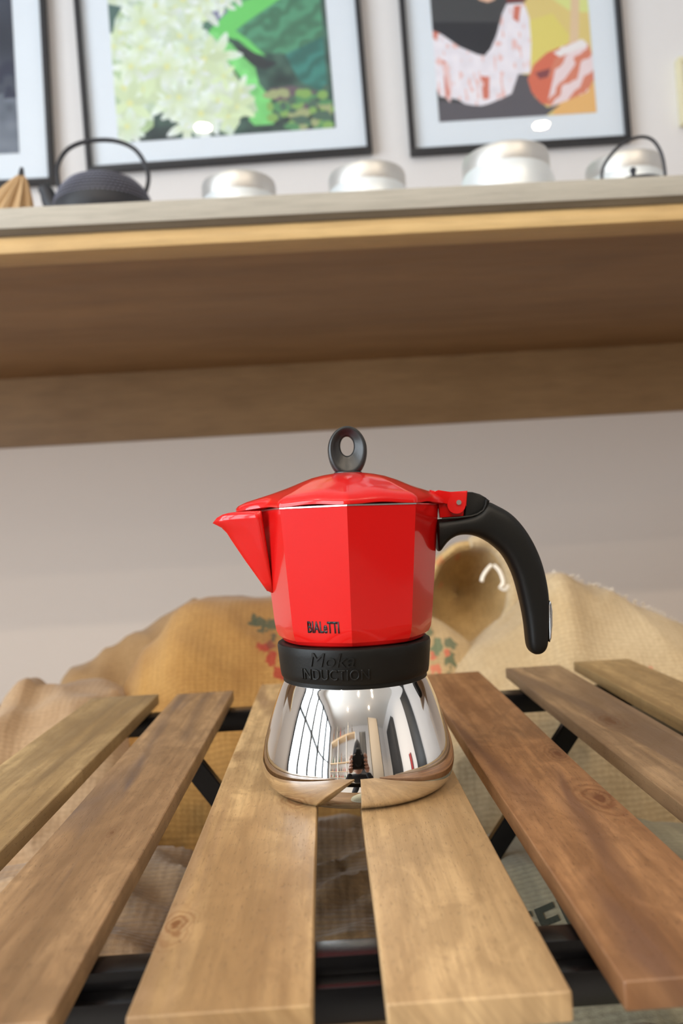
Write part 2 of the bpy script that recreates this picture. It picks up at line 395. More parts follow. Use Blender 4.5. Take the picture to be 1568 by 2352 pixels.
box('side_rail', 0.235, 0.250, 0.289, 0.665, -0.0250, -0.0098, M_steel, tb, bev=0.0008)
def leg(p, q, wd, dp, y):
    p, q = Vector((p[0], y, p[1])), Vector((q[0], y, q[1])); d = (q-p).normalized(); s = Vector((-d.z, 0, d.x))*wd/2; u = Vector((0, dp/2, 0))
    bm = bmesh.new(); vs = [bm.verts.new(c+a*s+b*u) for c in (p, q) for a in (-1, 1) for b in (-1, 1)]
    for f in ((0, 1, 3, 2), (4, 6, 7, 5), (0, 4, 5, 1), (2, 3, 7, 6), (0, 2, 6, 4), (1, 5, 7, 3)): bm.faces.new([vs[k] for k in f])
    bmesh.ops.bevel(bm, geom=bm.edges[:], offset=0.0008, segments=2, affect='EDGES')
    return obj('leg', bm, M_steel, tb)
leg((-0.103, -0.012), (0.030, -0.199), 0.014, 0.008, 0.560)
leg((0.178, -0.012), (0.040, -0.199), 0.014, 0.008, 0.600)
leg((-0.178, -0.012), (-0.178, -0.1995), 0.014, 0.008, 0.2840)
leg((0.190, -0.012), (0.190, -0.1995), 0.014, 0.008, 0.2840)

# ------------------------------------------------------------------ the coffee pot
pot = thing('moka_pot', 'red octagonal stovetop coffee pot with a mirror steel base and black handle', 'coffee pot', (0.0103, 0.432, 0.0004), (0, 0.0224, 0))
K = 4398.0
def pl(px, py):
    dx, dy = px-824.0, 1792.0-py
    return ((dx+.0356*dy)/K, (-.0356*dx+dy)/K)
# steel boiler
prof = [(0.0005, 0.0004), (0.036, 0.0004), (0.0365, 0.0), (0.0425, 0.0), (0.0448, 0.0008), (0.0468, 0.0026), (0.0484, 0.0056), (0.0493, 0.0092), (0.04965, 0.0128), (0.0494, 0.0165),
        (0.0484, 0.0215), (0.0465, 0.0282), (0.0444, 0.0350), (0.0421, 0.0418), (0.0397, 0.0480), (0.0378, 0.0524), (0.0366, 0.0547), (0.0355, 0.0560), (0.0350, 0.0600)]
pr = [(p.x, p.z) for p in smoothpts([(r, 0, z) for r, z in prof[3:]], 4)]
_z = np.cumsum([0]+[math.hypot(pr[i+1][0]-pr[i][0], pr[i+1][1]-pr[i][1]) for i in range(len(pr)-1)])
_s = np.linspace(0, _z[-1], 110); _r = np.interp(_s, _z, [p[0] for p in pr]); _h = np.interp(_s, _z, [p[1] for p in pr])
for _ in range(60): _r[1:-1] = (_r[:-2]+2*_r[1:-1]+_r[2:])/4; _h[1:-1] = (_h[:-2]+2*_h[1:-1]+_h[2:])/4
pr = [(float(a), float(b)) for a, b in zip(_r, _h)]
link('boiler', lathe_mesh('boiler', prof[:3]+pr, 160), M_chrome, pot)
# dark neck gasket and collar
link('gasket', lathe_mesh('gasket', [(0.0362, 0.0540), (0.0372, 0.0545), (0.0372, 0.0575), (0.0362, 0.0580)], 128), M_black, pot)
cp = [(0.0360, 0.0565), (0.0376, 0.0566), (0.0381, 0.0572), (0.0386, 0.0600), (0.0394, 0.0690), (0.0397, 0.0722), (0.0394, 0.0735), (0.0386, 0.0740), (0.0360, 0.0741)]
collar = link('collar', lathe_mesh('collar', cp, 160), M_black, pot)
def ring_text(txt, size, sx, shear, ang, zc, fat=0.0):
    bm = text_mesh(txt, size, sx, shear, fat, cuts=4)
    extrude_text(bm, 1.0)
    for vv in bm.verts:
        z = zc+vv.co.y; r = 0.0386+(z-0.0600)/0.009*0.0008; a = ang+vv.co.x/0.039
        rr = r-0.0003 if vv.co.z < 0.5 else r+0.0006
        vv.co = Vector((rr*sin(a), -rr*cos(a), z))
    return obj('embossed_lettering', bm, M_black, collar, smooth=False)
ring_text('Moka', 0.0098, 1.06, 0.25, -0.33, 0.0684)
ring_text('INDUCTION', 0.0074, 0.86, 0.0, -0.30, 0.0613, 0.00005)
# octagonal red upper chamber
TH0 = radians(-3.0)
def octr(a, R, rnd=0.0):
    """radius of a regular octagon (corner radius R) at angle a, rounded towards a circle by rnd"""
    k = (a-TH0) % (pi/4); ro = R*cos(pi/8)/cos(k-pi/8)
    return ro*(1-rnd)+R*0.965*rnd
NA = 160
def octrings(specs):
    """specs: (R, z, rnd); corners fall on samples"""
    verts, faces = [], []
    for (R, z, rnd) in specs:
        for i in range(NA):
            a = TH0+2*pi*i/NA; r = octr(a, R, rnd)
            verts.append((r*sin(a), -r*cos(a), z))
    for j in range(len(specs)-1):
        for i in range(NA):
            k = (i+1) % NA; faces.append((j*NA+i, j*NA+k, (j+1)*NA+k, (j+1)*NA+i))
    return verts, faces
ZT, ZB = 0.1422, 0.0795
outer = [(0.0330, 0.0742, 1), (0.0360, 0.0742, .9), (0.0380, 0.0750, .6), (0.0395, 0.0768, .3), (0.0404, ZB, .08), (0.0411, 0.084, .03), (0.0465, ZT-0.0006, .03), (0.0466, ZT, .03)]
inner = [(0.0450, ZT, .03), (0.0449, ZT-0.002, .03), (0.0396, 0.082, .03), (0.001, 0.0790, 1)]
vv_, ff_ = octrings(outer+inner)
ff_.append(tuple(range(NA))[::-1])
body = link('chamber', mesh('chamber', vv_, ff_), M_red, pot)
body.data.set_sharp_from_angle(angle=radians(14))
# bright bare rim line under the lid
rv, rf_ = octrings([(0.0468, ZT-0.0005, .03), (0.0468, ZT+0.0002, .03), (0.0452, ZT+0.0002, .03)])
tag(link('rim', mesh('rim', rv, rf_), M_pin, body), 'thin bare metal rim line below the lid')
# pouring spout
kp = [(617, 1357), (605, 1340), (585, 1312), (567, 1287), (550, 1262), (537, 1243), (525, 1224), (512, 1211), (500, 1205), (492, 1201)]
rows = []
for i, (kx_, ky_) in enumerate(kp):
    u_ = i/(len(kp)-1); kx, kz = pl(kx_, ky_)
    rows.append((0.0995+(0.1418-0.0995)*u_**0.9, -0.0408-0.0040*u_, 0.0006+0.0126*u_**0.8, kx, kz))
bm = bmesh.new(); g = []
for j, (az, axx, hw, kx, kz) in enumerate(rows):
    row = []
    for s in range(-8, 9):
        q = abs(s)/8; e = q**1.15
        rnd = 0.0016*(1-q)**0 * (1-min(1, q*4))*0
        x = kx+(axx-kx)*e; z = kz+(az-kz)*min(1, q*1.3)
        if j >= 7: z = kz+(az-kz)*(1-(1-q)**(2.2, 3.5, 5.0)[j-7])
        row.append(bm.verts.new((x, (1 if s > 0 else -1)*hw*q**0.9, z)))
    g.append(row)
for a, b in zip(g, g[1:]):
    for k in range(16): bm.faces.new((a[k], a[k+1], b[k+1], b[k]))
o = obj('spout', bm, M_red, pot)
sm = o.modifiers.new('thickness', 'SOLIDIFY'); sm.thickness = 0.0009; sm.offset = -1
# lid: domed, eight soft lobes, drawn out over the spout and the hinge
prof_s = [(0.0, 0.0), (0.10, 0.0), (0.17, 0.0), (0.22, -0.0004), (0.32, -0.0011), (0.44, -0.0024), (0.56, -0.0044), (0.68, -0.0069), (0.78, -0.0091), (0.87, -0.0110), (0.94, -0.0127), (0.985, -0.0145), (1.0, -0.0160), (1.0, -0.0174), (0.985, -0.0178), (0.90, -0.0175)]
ztop = 0.1601
verts, faces = [], []
for (s, dz) in prof_s:
    for i in range(NA):
        a = TH0+2*pi*i/NA; lob = 0.5+0.5*cos(8*(a-TH0))  # 1 on the corners
        R = 0.0474; ro = octr(a, R, 0.05); rc = R*0.95
        f = max(0, (s-0.35)/0.65)
        r = s*(ro*f+rc*(1-f))
        d1 = math.atan2(sin(a+radians(93)), cos(a+radians(93))); d2 = math.atan2(sin(a-radians(87)), cos(a-radians(87)))
        ex = 0.0122*math.exp(-(d1/0.25)**2)*max(0, (s-0.6)/0.4)**1.3+0.0045*math.exp(-(d2/0.16)**2)*max(0, (s-0.7)/0.3)
        r += ex
        bmp_ = max(0, 1-abs(s-0.86)/0.2)
        z = ztop+dz+0.0008*bmp_*(1-lob)-0.0003*lob*bmp_
        if s > 0.95: z += 0.0005*(1-lob)
        z -= ex*0.05
        verts.append((r*sin(a), -r*cos(a), z))
n_ = len(prof_s)
for j in range(1, n_-1):
    for i in range(NA):
        k = (i+1) % NA; faces.append((j*NA+i, j*NA+k, (j+1)*NA+k, (j+1)*NA+i))
for i in range(NA):
    faces.append((0, NA+i, NA+(i+1) % NA))
faces.append(tuple((n_-1)*NA+i for i in range(NA)))
lid = link('lid', mesh('lid', verts, faces), M_red, pot); lid.data.set_sharp_from_angle(angle=radians(50))
# knob on the lid: a ring with a dished face
bm = bmesh.new(); rings = []
oc = pl(797.5, 1035); hc = pl(797, 1027)
def knob_pt(a, t, side):
    ao, bo = 0.01035, 0.0124
    r_ = 1.0+0.05*sin(a)
    if sin(a) < 0: bo = 0.0152
    O = (oc[0]+ao*cos(a)*(1-0.03*sin(a)), oc[1]+bo*sin(a)); Hh = (hc[0]+0.0035*cos(a), hc[1]+0.0050*sin(a))
    # depth profile from the outer edge to the hole
    th = [0.0, 0.0026, 0.0042, 0.0048, 0.0046, 0.0036, 0.0026, 0.0020, 0.0014]
    tt = [0.0, 0.02, 0.09, 0.22, 0.34, 0.52, 0.72, 0.92, 1.0]
    return Vector((O[0]+(Hh[0]-O[0])*tt[t], side*th[t], max(O[1]+(Hh[1]-O[1])*tt[t], 0.1596)))
NK = 48
for k in range(NK):
    a = 2*pi*k/NK
    ring = [bm.verts.new(knob_pt(a, t_, -1)) for t_ in range(9)]+[bm.verts.new(knob_pt(a, t_, 1)) for t_ in range(8, 0, -1)]
    rings.append(ring)
for k in range(NK):
    a, b = rings[k], rings[(k+1) % NK]
    for q in range(len(a)): bm.faces.new((a[q], a[(q+1) % len(a)], b[(q+1) % len(a)], b[q]))
knob = obj('knob', bm, M_knob, lid); sb = knob.modifiers.new('smooth', 'SUBSURF'); sb.levels = 1; sb.render_levels = 1
cx = pl(799, 1090)
link('knob_collar', lathe_mesh('knob_collar', [(0.0060, -0.0010), (0.0074, -0.0004), (0.0073, 0.0003), (0.0050, 0.0008)], 48), M_knob, lid, (cx[0], 0, 0.1602))
# hinge
hb = prism('hinge_bracket', [pl(*p) for p in ((1003, 1150), (1066, 1146), (1062, 1188), (1008, 1192))], -0.0050, 0.0050, M_red, pot, 0.0006)
hx = pl(1044, 1162)
bm = bmesh.new(); add_tube(bm, [(hx[0], -0.0072, hx[1]), (hx[0], 0.0072, hx[1])], 0.0047, 36); obj('hinge_knuckle', bm, M_red, lid)
prism('hinge_tab', [pl(*p) for p in ((985, 1128), (1003, 1133), (1030, 1133), (1070, 1130), (1067, 1166), (1045, 1160), (1022, 1160), (990, 1156))], -0.0068, 0.0068, M_red, lid, 0.0009, 3)
px_ = pl(1049, 1157); bm = bmesh.new(); add_tube(bm, [(px_[0], -0.0080, px_[1]), (px_[0], 0.0080, px_[1])], 0.0013, 20); bmesh.ops.bevel(bm, geom=[e for e in bm.edges if len(e.link_faces) == 2 and e.calc_face_angle(0) > 1.2], offset=0.0005, segments=3, affect='EDGES'); obj('hinge_pin', bm, M_pin, pot)
# handle, outline measured in pixels of the photograph turned to millimetres of the pot
hz = lambda x, y: pl(960+x/4.612, 1100+y/4.612)
secs = [((190, 436), (196, 762)), ((208, 436), (215, 782)), ((225, 432), (238, 776)), ((260, 430), (258, 742)), ((330, 428), (318, 660)), ((410, 424), (405, 610)), ((485, 408), (480, 601)), ((560, 392), (540, 602)), ((625, 362), (600, 613)), ((672, 318), (650, 630)),
        ((700, 262), (700, 655)), ((735, 238), (755, 688)), ((830, 290), (815, 735)), ((950, 347), (893, 806)), ((1060, 447), (952, 906)), ((1160, 580), (1002, 1012)), ((1240, 722), (1037, 1122)), ((1310, 890), (1066, 1240)),
        ((1356, 1080), (1092, 1352)), ((1385, 1270), (1113, 1462)), ((1378, 1420), (1129, 1562)), ((1371, 1600), (1141, 1682)), ((1371, 1730), (1149, 1765)), ((1352, 1805), (1168, 1818)), ((1310, 1846), (1198, 1850)), ((1270, 1864), (1235, 1866))]
bm = bmesh.new(); rings = []
for i, (a, b) in enumerate(secs):
    (ax_, az_), (bx_, bz_) = hz(*a), hz(*b); cxm, czm = (ax_+bx_)/2, (az_+bz_)/2; hx_, hz_ = (ax_-bx_)/2, (az_-bz_)/2
    u = i/(len(secs)-1); th = 0.0078+0.0016*sin(pi*min(1, u*1.3))
    if i > len(secs)-4: th *= (0.92, 0.75, 0.35)[i-len(secs)+3]
    ring = []
    for k in range(24):
        an = 2*pi*k/24; c_, s_ = cos(an), sin(an); e = 0.68
        c2 = math.copysign(abs(c_)**e, c_); s2 = math.copysign(abs(s_)**e, s_)
        ring.append(bm.verts.new((cxm+hx_*c2, th*s2, czm+hz_*c2)))
    rings.append(ring)
for a, b in zip(rings, rings[1:]):
    for k in range(24): bm.faces.new((a[k], a[(k+1) % 24], b[(k+1) % 24], b[k]))
bm.faces.new(rings[0]); bm.faces.new(rings[-1][::-1])
hd = obj('handle', bm, M_black, pot); sb = hd.modifiers.new('smooth', 'SUBSURF'); sb.levels = 1; sb.render_levels = 2
prism('thumb_rest', [hz(*p) for p in ((490, 150), (560, 153), (640, 175), (700, 212), (745, 245), (700, 300), (660, 370), (580, 420), (478, 420))], -0.0062, 0.0062, M_black, hd, 0.0008, 3)
bm = bmesh.new()
add_tube(bm, [(hz(x, y)[0], -0.0074, hz(x, y)[1]) for x, y in ((700, 232), (694, 290), (668, 345), (610, 385), (540, 407), (470, 415), (400, 424), (300, 430), (235, 436))], 0.00065, 8)
obj('handle_seam', bm, M_black, hd)
prism('handle_badge', [hz(*p) for p in ((1372, 1290), (1392, 1310), (1401, 1400), (1400, 1560), (1392, 1690), (1376, 1730), (1366, 1700), (1366, 1340))], -0.0052, 0.0052, M_pin, hd, 0.0008)
hd.children[-1]['label'] = 'small bright metal badge on the back of the black handle'
# lettering printed on the left front facet
am = TH0-pi/8
bm = text_mesh('BIALeTTI', 0.0077, 0.55, 0.0, 0.00020, 1.04, cuts=0); extrude_text(bm, 0.00012)
def facet(u, z, d):
    R = 0.0411+(z-0.084)/(ZT-0.0006-0.084)*(0.0465-0.0411); ap = octr(am, R, .03)+d
    return Vector((ap*sin(am)+u*cos(am), -ap*cos(am)+u*sin(am), z))
for q in bm.verts: q.co = facet(0.0010+q.co.x, 0.0840+q.co.y, 0.0001+q.co.z)
obj('lettering', bm, M_ink, body, smooth=False)

# ------------------------------------------------------------------ pictures on the wall
def grid_print(name, w_, h_, nx, ny, fn, parent, mat_name):
    xs = np.linspace(0, w_, nx); zs = np.linspace(0, h_, ny); X, Z = np.meshgrid(xs, zs)
    col = fn(X, Z)
    co = np.stack([X, np.zeros_like(X), Z], -1).reshape(-1, 3)
    idx = np.arange(nx*ny).reshape(ny, nx)
    f = np.stack([idx[:-1, :-1], idx[:-1, 1:], idx[1:, 1:], idx[1:, :-1]], -1).reshape(-1, 4)
    me = bpy.data.meshes.new(name); me.from_pydata(co.tolist(), [], f.tolist()); me.update()
    at = me.color_attributes.new('print', 'FLOAT_COLOR', 'POINT')
    rgba = np.ones((nx*ny, 4), np.float32); rgba[:, :3] = (col.reshape(-1, 3)/255.0)**2.2
    at.data.foreach_set('color', rgba.ravel())
    t = NT(mat_name); a = t.n('Attribute', attribute_name='print'); t.set(Base_Color=a.outputs[0], Roughness=0.6, Specular_IOR_Level=0.2)
    return link(name, me, t.m, parent, smooth=False)
def inpoly(px, py, poly):
    r = np.zeros(px.shape, bool); n = len(poly)
    for i in range(n):
        x1, y1 = poly[i]; x2, y2 = poly[(i+1) % n]
        c = ((y1 > py) != (y2 > py)) & (px < (x2-x1)*(py-y1)/(y2-y1+1e-9)+x1); r ^= c
    return r
rs = np.random.RandomState(4)
def vnoise(X, Y, s, seed):
    r = np.random.RandomState(seed); g = r.rand(64, 64); x = X*s; y = Y*s
    xi = np.floor(x).astype(int); yi = np.floor(y).astype(int); fx = x-xi; fy = y-yi; fx = fx*fx*(3-2*fx); fy = fy*fy*(3-2*fy)
    G = lambda a, b: g[a % 64, b % 64]
    return (G(xi, yi)*(1-fx)+G(xi+1, yi)*fx)*(1-fy)+(G(xi, yi+1)*(1-fx)+G(xi+1, yi+1)*fx)*fy
def petals(col, px, py, cx, cy, R, n, c, c2, seed):
    r = np.random.RandomState(seed); a0 = r.rand()*6
    for k in range(n):
        a = a0+2*pi*k/n+r.rand()*.3; dx, dy = px-cx, py-cy
        u = dx*cos(a)+dy*sin(a); v = -dx*sin(a)+dy*cos(a)
        m = (u > 0) & (u < R) & (np.abs(v) < R*0.17*np.sin(np.clip(u/R, 0, 1)*pi)**.7+1)
        f = np.clip(u/R, 0, 1)[..., None]; cc = np.array(c2)*(1-f)+np.array(c)*f
        col[m] = cc[m]*(0.94+0.1*r.rand())
    m = (px-cx)**2+(py-cy)**2 < (R*.13)**2; col[m] = (212, 218, 150)
# pictures' own pixel-like units: 100 units = 0.1 m, origin at the print's lower left, y up
def flowers(X, Z):
    u, v = X*1170, Z*1170   # v up
    px = 255+u; py = 325-v
    n1 = vnoise(u, v, 1/60, 1); n2 = vnoise(u, v, 1/22, 2); n3 = vnoise(u, v, 1/9, 3)
    col = np.zeros(X.shape+(3,))
    col[:] = (42, 70, 62)
    col += (n1[..., None]-.5)*np.array((30, 60, 45))+(n2[..., None]-.5)*np.array((30, 40, 30))
    # right side leaves
    L = [((520, 60), (560, 20), (640, -20), (790, -60), (790, 130), (760, 200), (700, 130), (620, 120), (560, 70)),
         ((560, -40), (790, -250), (790, -80), (650, 0), (540, 30)), ((690, 130), (790, 90), (790, 240), (720, 200))]
    for k, P in enumerate(L):
        m = inpoly(px, py, P); st = 0.75+0.5*np.sin((px*0.5+py*0.9)/9+n2*5)*.25
        col[m] = (np.array(((78, 160, 118), (84, 178, 104), (52, 140, 128))[k])*st[..., None])[m]
    m = inpoly(px, py, ((500, 60), (560, 0), (650, -30), (700, -20), (600, 40), (570, 60), (605, 90), (640, 130), (610, 120), (575, 85)))
    col[m] = (92, 200, 92)
    m = inpoly(px, py, ((500, 62), (545, 140), (575, 185), (592, 220), (600, 250), (585, 290), (598, 305), (648, 305), (645, 240), (618, 200), (612, 158), (585, 130), (556, 92), (520, 60)))
    col[m] = (np.array((108, 205, 108))*(0.9+0.2*n2[..., None]))[m]
    m = inpoly(px, py, ((565, 100), (600, 110), (640, 140), (670, 150), (640, 165), (615, 158), (585, 130))); col[m] = (30, 36, 40)
    m = inpoly(px, py, ((640, 215), (700, 210), (760, 230), (740, 280), (690, 285), (650, 240))); col[m] = (88, 74, 84)
    m = inpoly(px, py, ((500, -10), (530, -20), (555, 10), (520, 40))); col[m] = (110, 112, 150)
    for k in range(60):
        a, b = rs.rand(2); x, y = 640+a*150, 220+b*105; m = ((px-x)**2/(60+300*rs.rand())+(py-y)**2/(40+120*rs.rand())) < 1
        col[m] = ((120, 165, 80), (70, 130, 80), (150, 160, 110), (60, 90, 75))[k % 4]
    # flower mass on the left
    mass = inpoly(px, py, ((200, -500), (520, -500), (500, 0), (480, 40), (520, 80), (545, 140), (570, 190), (600, 230), (610, 270), (560, 285), (540, 330), (490, 300), (470, 280), (430, 305), (390, 270), (350, 240), (345, 290), (300, 320), (255, 325), (200, 330)))
    base = np.array((178, 202, 168))+(n2[..., None]-.5)*np.array((50, 34, 90))+(n3[..., None]-.5)*30
    col[mass] = base[mass]
    for k in range(210):
        x, y = 255+rs.rand()*330, -480+rs.rand()*800
        if y > 0 and not inpoly(np.array([x]), np.array([y]), ((200, -500), (500, -500), (480, 40), (545, 140), (590, 230), (540, 290), (430, 290), (350, 240), (300, 310), (200, 330)))[0]: continue
        petals(col, px, py, x, y, 36+30*rs.rand(), 6, ((222, 236, 232), (212, 230, 222), (204, 224, 182), (226, 236, 240))[k % 4], (200, 218, 172), 100+k)
    for y0 in (0,):
        m = inpoly(px, py, ((255, -30), (290, -20), (270, 10), (262, 45), (255, 45))); col[m] = (60, 90, 85)
    return np.clip(col*0.92+34, 0, 255)
def hands(X, Z):
    u, v = X*1040, Z*1040
    px = 1010+u-0.106*v; py = 283-v-0.04*u
    n1 = vnoise(u, v, 1/50, 11); n2 = vnoise(u, v, 1/16, 12); n3 = vnoise(u*2.2, v*.7, 1/12, 13)
    col = np.zeros(X.shape+(3,)); col[:] = (52, 54, 58)
    m = px > 1195+0*py; col[m] = (212, 190, 116)
    m = inpoly(px, py, ((1190, 60), (1260, 40), (1300, 90), (1290, 150), (1230, 160), (1200, 150))); col[m] = (214, 200, 104)
    m = inpoly(px, py, ((1250, 0), (1345, -10), (1345, 40), (1300, 35))); col[m] = (208, 214, 132)
    m = inpoly(px, py, ((1300, -300), (1318, -300), (1322, 110), (1302, 110))); col[m] = (214, 186, 150)
    m = py > 205; m &= px > 1270; col[m] = (222, 172, 104)
    m = inpoly(px, py, ((975, 55), (1145, 58), (1130, 110), (1112, 132), (1090, 130), (1050, 112), (1010, 84), (985, 72))); col[m] = (26, 28, 36)
    m = inpoly(px, py, ((1080, -10), (1130, -14), (1128, 6), (1112, 12), (1092, 6))); col[m] = (222, 176, 150)
    m = inpoly(px, py, ((1150, -20), (1200, -30), (1200, 10), (1155, 14))); col[m] = (110, 50, 50)
    # pale patterned cloth
    cl = inpoly(px, py, ((985, 72), (1010, 84), (1050, 112), (1090, 130), (1108, 134), (1122, 118), (1135, 85), (1145, 40), (1155, 16), (1195, 14), (1208, 50), (1214, 110), (1214, 175), (1186, 178), (1184, 205), (1172, 222), (1135, 240), (1105, 248), (1070, 245), (1050, 232), (1010, 225), (998, 200), (992, 140), (985, 90)))
    c = np.array((226, 222, 232))+(n2[..., None]-.5)*12
    c = np.where(n3[..., None] > .76, np.array((226, 186, 184)), c)
    col[cl] = c[cl]
    for P in (((1012, 140), (1026, 150), (1036, 200), (1034, 240), (1024, 230)), ((1100, 180), (1120, 182), (1122, 232), (1108, 234)), ((1172, 20), (1188, 20), (1184, 60), (1170, 50)), ((988, 74), (1004, 80), (1000, 96), (990, 92))):
        m = inpoly(px, py, P); cc = np.where(n2[..., None] > .45, np.array((200, 110, 92)), np.array((225, 190, 190))); col[m] = cc[m]
    m = inpoly(px, py, ((1186, 178), (1214, 180), (1225, 230), (1255, 255), (1285, 248), (1250, 276), (1010, 290), (1008, 235), (1050, 240), (1105, 250), (1172, 224))); col[m] = (78, 76, 84)
    # closed hands under printed light
    hd_ = inpoly(px, py, ((1208, 190), (1222, 155), (1250, 130), (1300, 110), (1330, 100), (1345, 112), (1358, 150), (1362, 190), (1345, 222), (1300, 240), (1265, 252), (1240, 245), (1218, 220)))
    c = np.where((px < 1270-(py-170)*.2)[..., None], np.array((204, 100, 76)), np.array((226, 206, 210)))
    st = np.sin((px*0.8+py*.55)/6.5+n2*3) > .35
    c = np.where((st & (px > 1255))[..., None], np.array((206, 120, 96)), c)
    col[hd_] = c[hd_]
    m = inpoly(px, py, ((1225, 175), (1260, 165), (1255, 185), (1235, 190))); col[m] = (120, 60, 66)
    m = inpoly(px, py, ((1265, 130), (1300, 112), (1330, 100), (1345, 115), (1310, 128), (1280, 140))); col[m] = (228, 224, 226)
    return np.clip(col+20, 0, 255)
def night(X, Z):
    n1 = vnoise(X*100, Z*100, .12, 21); n2 = vnoise(X*100, Z*100, .5, 22)
    col = np.zeros(X.shape+(3,)); col[:] = (44, 50, 66)
    col += (n1[..., None]-.5)*30
    m = Z < 0.13; col[m] = (np.array((96, 104, 118))+(n2[..., None]-.5)*50)[m]
    m = (Z < 0.2) & (Z > .12) & (n2 > .5); col[m] = (28, 32, 58)
    return np.clip(col+8, 0, 255)
def picture(label, x0, x1, z0, z1, tilt, pr, fn, name, mats, border=0.011, fm=None, nx=260, ny=320):
    """pr: print rectangle inside the frame (x0, x1, z0, z1) measured from the lower left corner"""
    fm = fm or M_frame
    p = thing('framed_picture', label, 'picture', (x0, WALL-0.001, z0), (0, tilt, 0))
    W_, H_ = x1-x0, z1-z0; b = border
    for (a, c, e, f) in ((0, W_, 0, b), (0, W_, H_-b, H_), (0, b, b, H_-b), (W_-b, W_, b, H_-b)):
        box('frame_bar', a, c, -0.022, 0, e, f, fm, p, bev=0.0012)
    box('mat_board', b, W_-b, -0.008, -0.002, b, H_-b, M_mat, p)
    if fn:
        q = grid_print('print', pr[1]-pr[0], pr[3]-pr[2], nx, ny, fn, p, mats); q.location = (pr[0], -0.0086, pr[2])
    box('glass_pane', b, W_-b, -0.0125, -0.0105, b, H_-b, M_glass, p)
    return p
picture('black framed photo print of dark blue night shapes, cut off at the left', -1.03, -0.533, 0.902, 1.60, 0.0, (0.07, 0.424, 0.072, 0.63), night, 'night', 'print_night')
picture('black framed print of white star flowers among green leaves', -0.462, 0.150, 0.922, 1.74, -0.024, (0.070, 0.538, 0.062, 0.75), flowers, 'flowers', 'print_flowers', nx=420, ny=560)
picture('black framed print of pale patterned cloth and reddish hands on yellow', 0.232, 0.712, 0.927, 1.58, -0.014, (0.068, 0.412, 0.070, 0.58), hands, 'hands', 'print_hands', nx=360, ny=520)
picture('pale yellow framed blank panel cut off at the right edge', 0.826, 1.20, 0.965, 1.11, -0.01, None, None, 'pale', '', border=0.010, fm=M_ivory)

# ------------------------------------------------------------------ things standing on the shelf
ST = 0.5405
def tin(label, x, y, r, ztop):
    o = thing('storage_tin', label, 'tin', (x, y, ST), group='silver tins in a row on the shelf')
    h = ztop-ST; hl = 0.028
    link('tin_body', lathe_mesh('tin_body', [(r*.95, 0.0), (r*.985, .002), (r*.985, h*.55), (r*.97, h*.66), (r*.90, h-hl)], 64), M_tinbody, o)
    link('tin_lid', lathe_mesh('tin_lid', [(r*.90, h-hl-.001), (r*.905, h-hl), (r*.905, h-.008), (r*.88, h-.003), (r*.80, h), (r*.2, h+.001)], 64), M_tin, o)
    return o
tin('silver tin with rounded lid standing next to the black iron teapot', -0.100, 1.25, 0.062, 0.664)
tin('silver tin below the gap between the flower print and the hands print', 0.095, 1.25, 0.065, 0.668)
tin('largest silver tin, widest shoulder, below the hands print', 0.296, 1.20, 0.070, 0.662)
tin('silver tin half hidden behind the thin black kettle handle', 0.490, 1.25, 0.063, 0.666)

def teapot_body(prof, dimple, seed=0):
    me = lathe_mesh('body', prof, 72)
    return me
tp = thing('iron_teapot', 'black cast iron teapot with studded shoulder, spout to the left, under a thin loop handle', 'teapot', (-0.305, 1.25, ST))
prof = [(p.x, p.z) for p in smoothpts([(0.030, 0, 0), (0.034, 0, 0.002), (0.056, 0, 0.030), (0.070, 0, 0.066), (0.073, 0, 0.088), (0.067, 0, 0.112), (0.052, 0, 0.130), (0.038, 0, 0.136)], 6)]
link('body', lathe_mesh('body', prof, 72), M_iron, tp)
bm = bmesh.new()
for row in range(7):
    z = 0.097+row*0.0054
    r = np.interp(z, [p[1] for p in prof], [p[0] for p in prof]); n = 66
    for k in range(n):
        a = 2*pi*(k+.5*(row % 2))/n
        c = Vector((r*cos(a), r*sin(a), z)); d = Vector((cos(a), sin(a), .7)).normalized()*0.0018; s1 = Vector((-sin(a), cos(a), 0))*0.0031; s2 = Vector((-cos(a)*.5, -sin(a)*.5, .8))*0.0022
        vs = [bm.verts.new(c+s1), bm.verts.new(c+s2), bm.verts.new(c-s1), bm.verts.new(c-s2), bm.verts.new(c+d)]
        for q in range(4): bm.faces.new((vs[q], vs[(q+1) % 4], vs[4]))
o = obj('studs', bm, simple('stud_iron', (0.16, 0.16, 0.22), 0.5), tp); o['kind'] = 'stuff'
lidp = link('teapot_lid', lathe_mesh('teapot_lid', [(0.039, 0.1345), (0.040, 0.137), (0.032, 0.141), (0.012, 0.144), (0.004, 0.145)], 48), M_iron, tp)
bm = bmesh.new(); add_tube(bm, smoothpts([(-0.060, 0, 0.085), (-0.078, 0, 0.105), (-0.084, 0, 0.122), (-0.090, 0, 0.132)], 4), [0.015-0.0005*i for i in range(13)], 16); obj('spout', bm, M_iron, tp)
bm = bmesh.new(); add_tube(bm, smoothpts([(-0.062, 0, 0.118), (-0.067, 0, 0.140), (-0.066, 0, 0.165), (-0.050, 0, 0.188), (-0.020, 0, 0.199), (0.020, 0, 0.198), (0.050, 0, 0.184), (0.066, 0, 0.158), (0.069, 0, 0.135), (0.062, 0, 0.112)], 6), 0.0034, 10); obj('handle', bm, M_iron, tp)

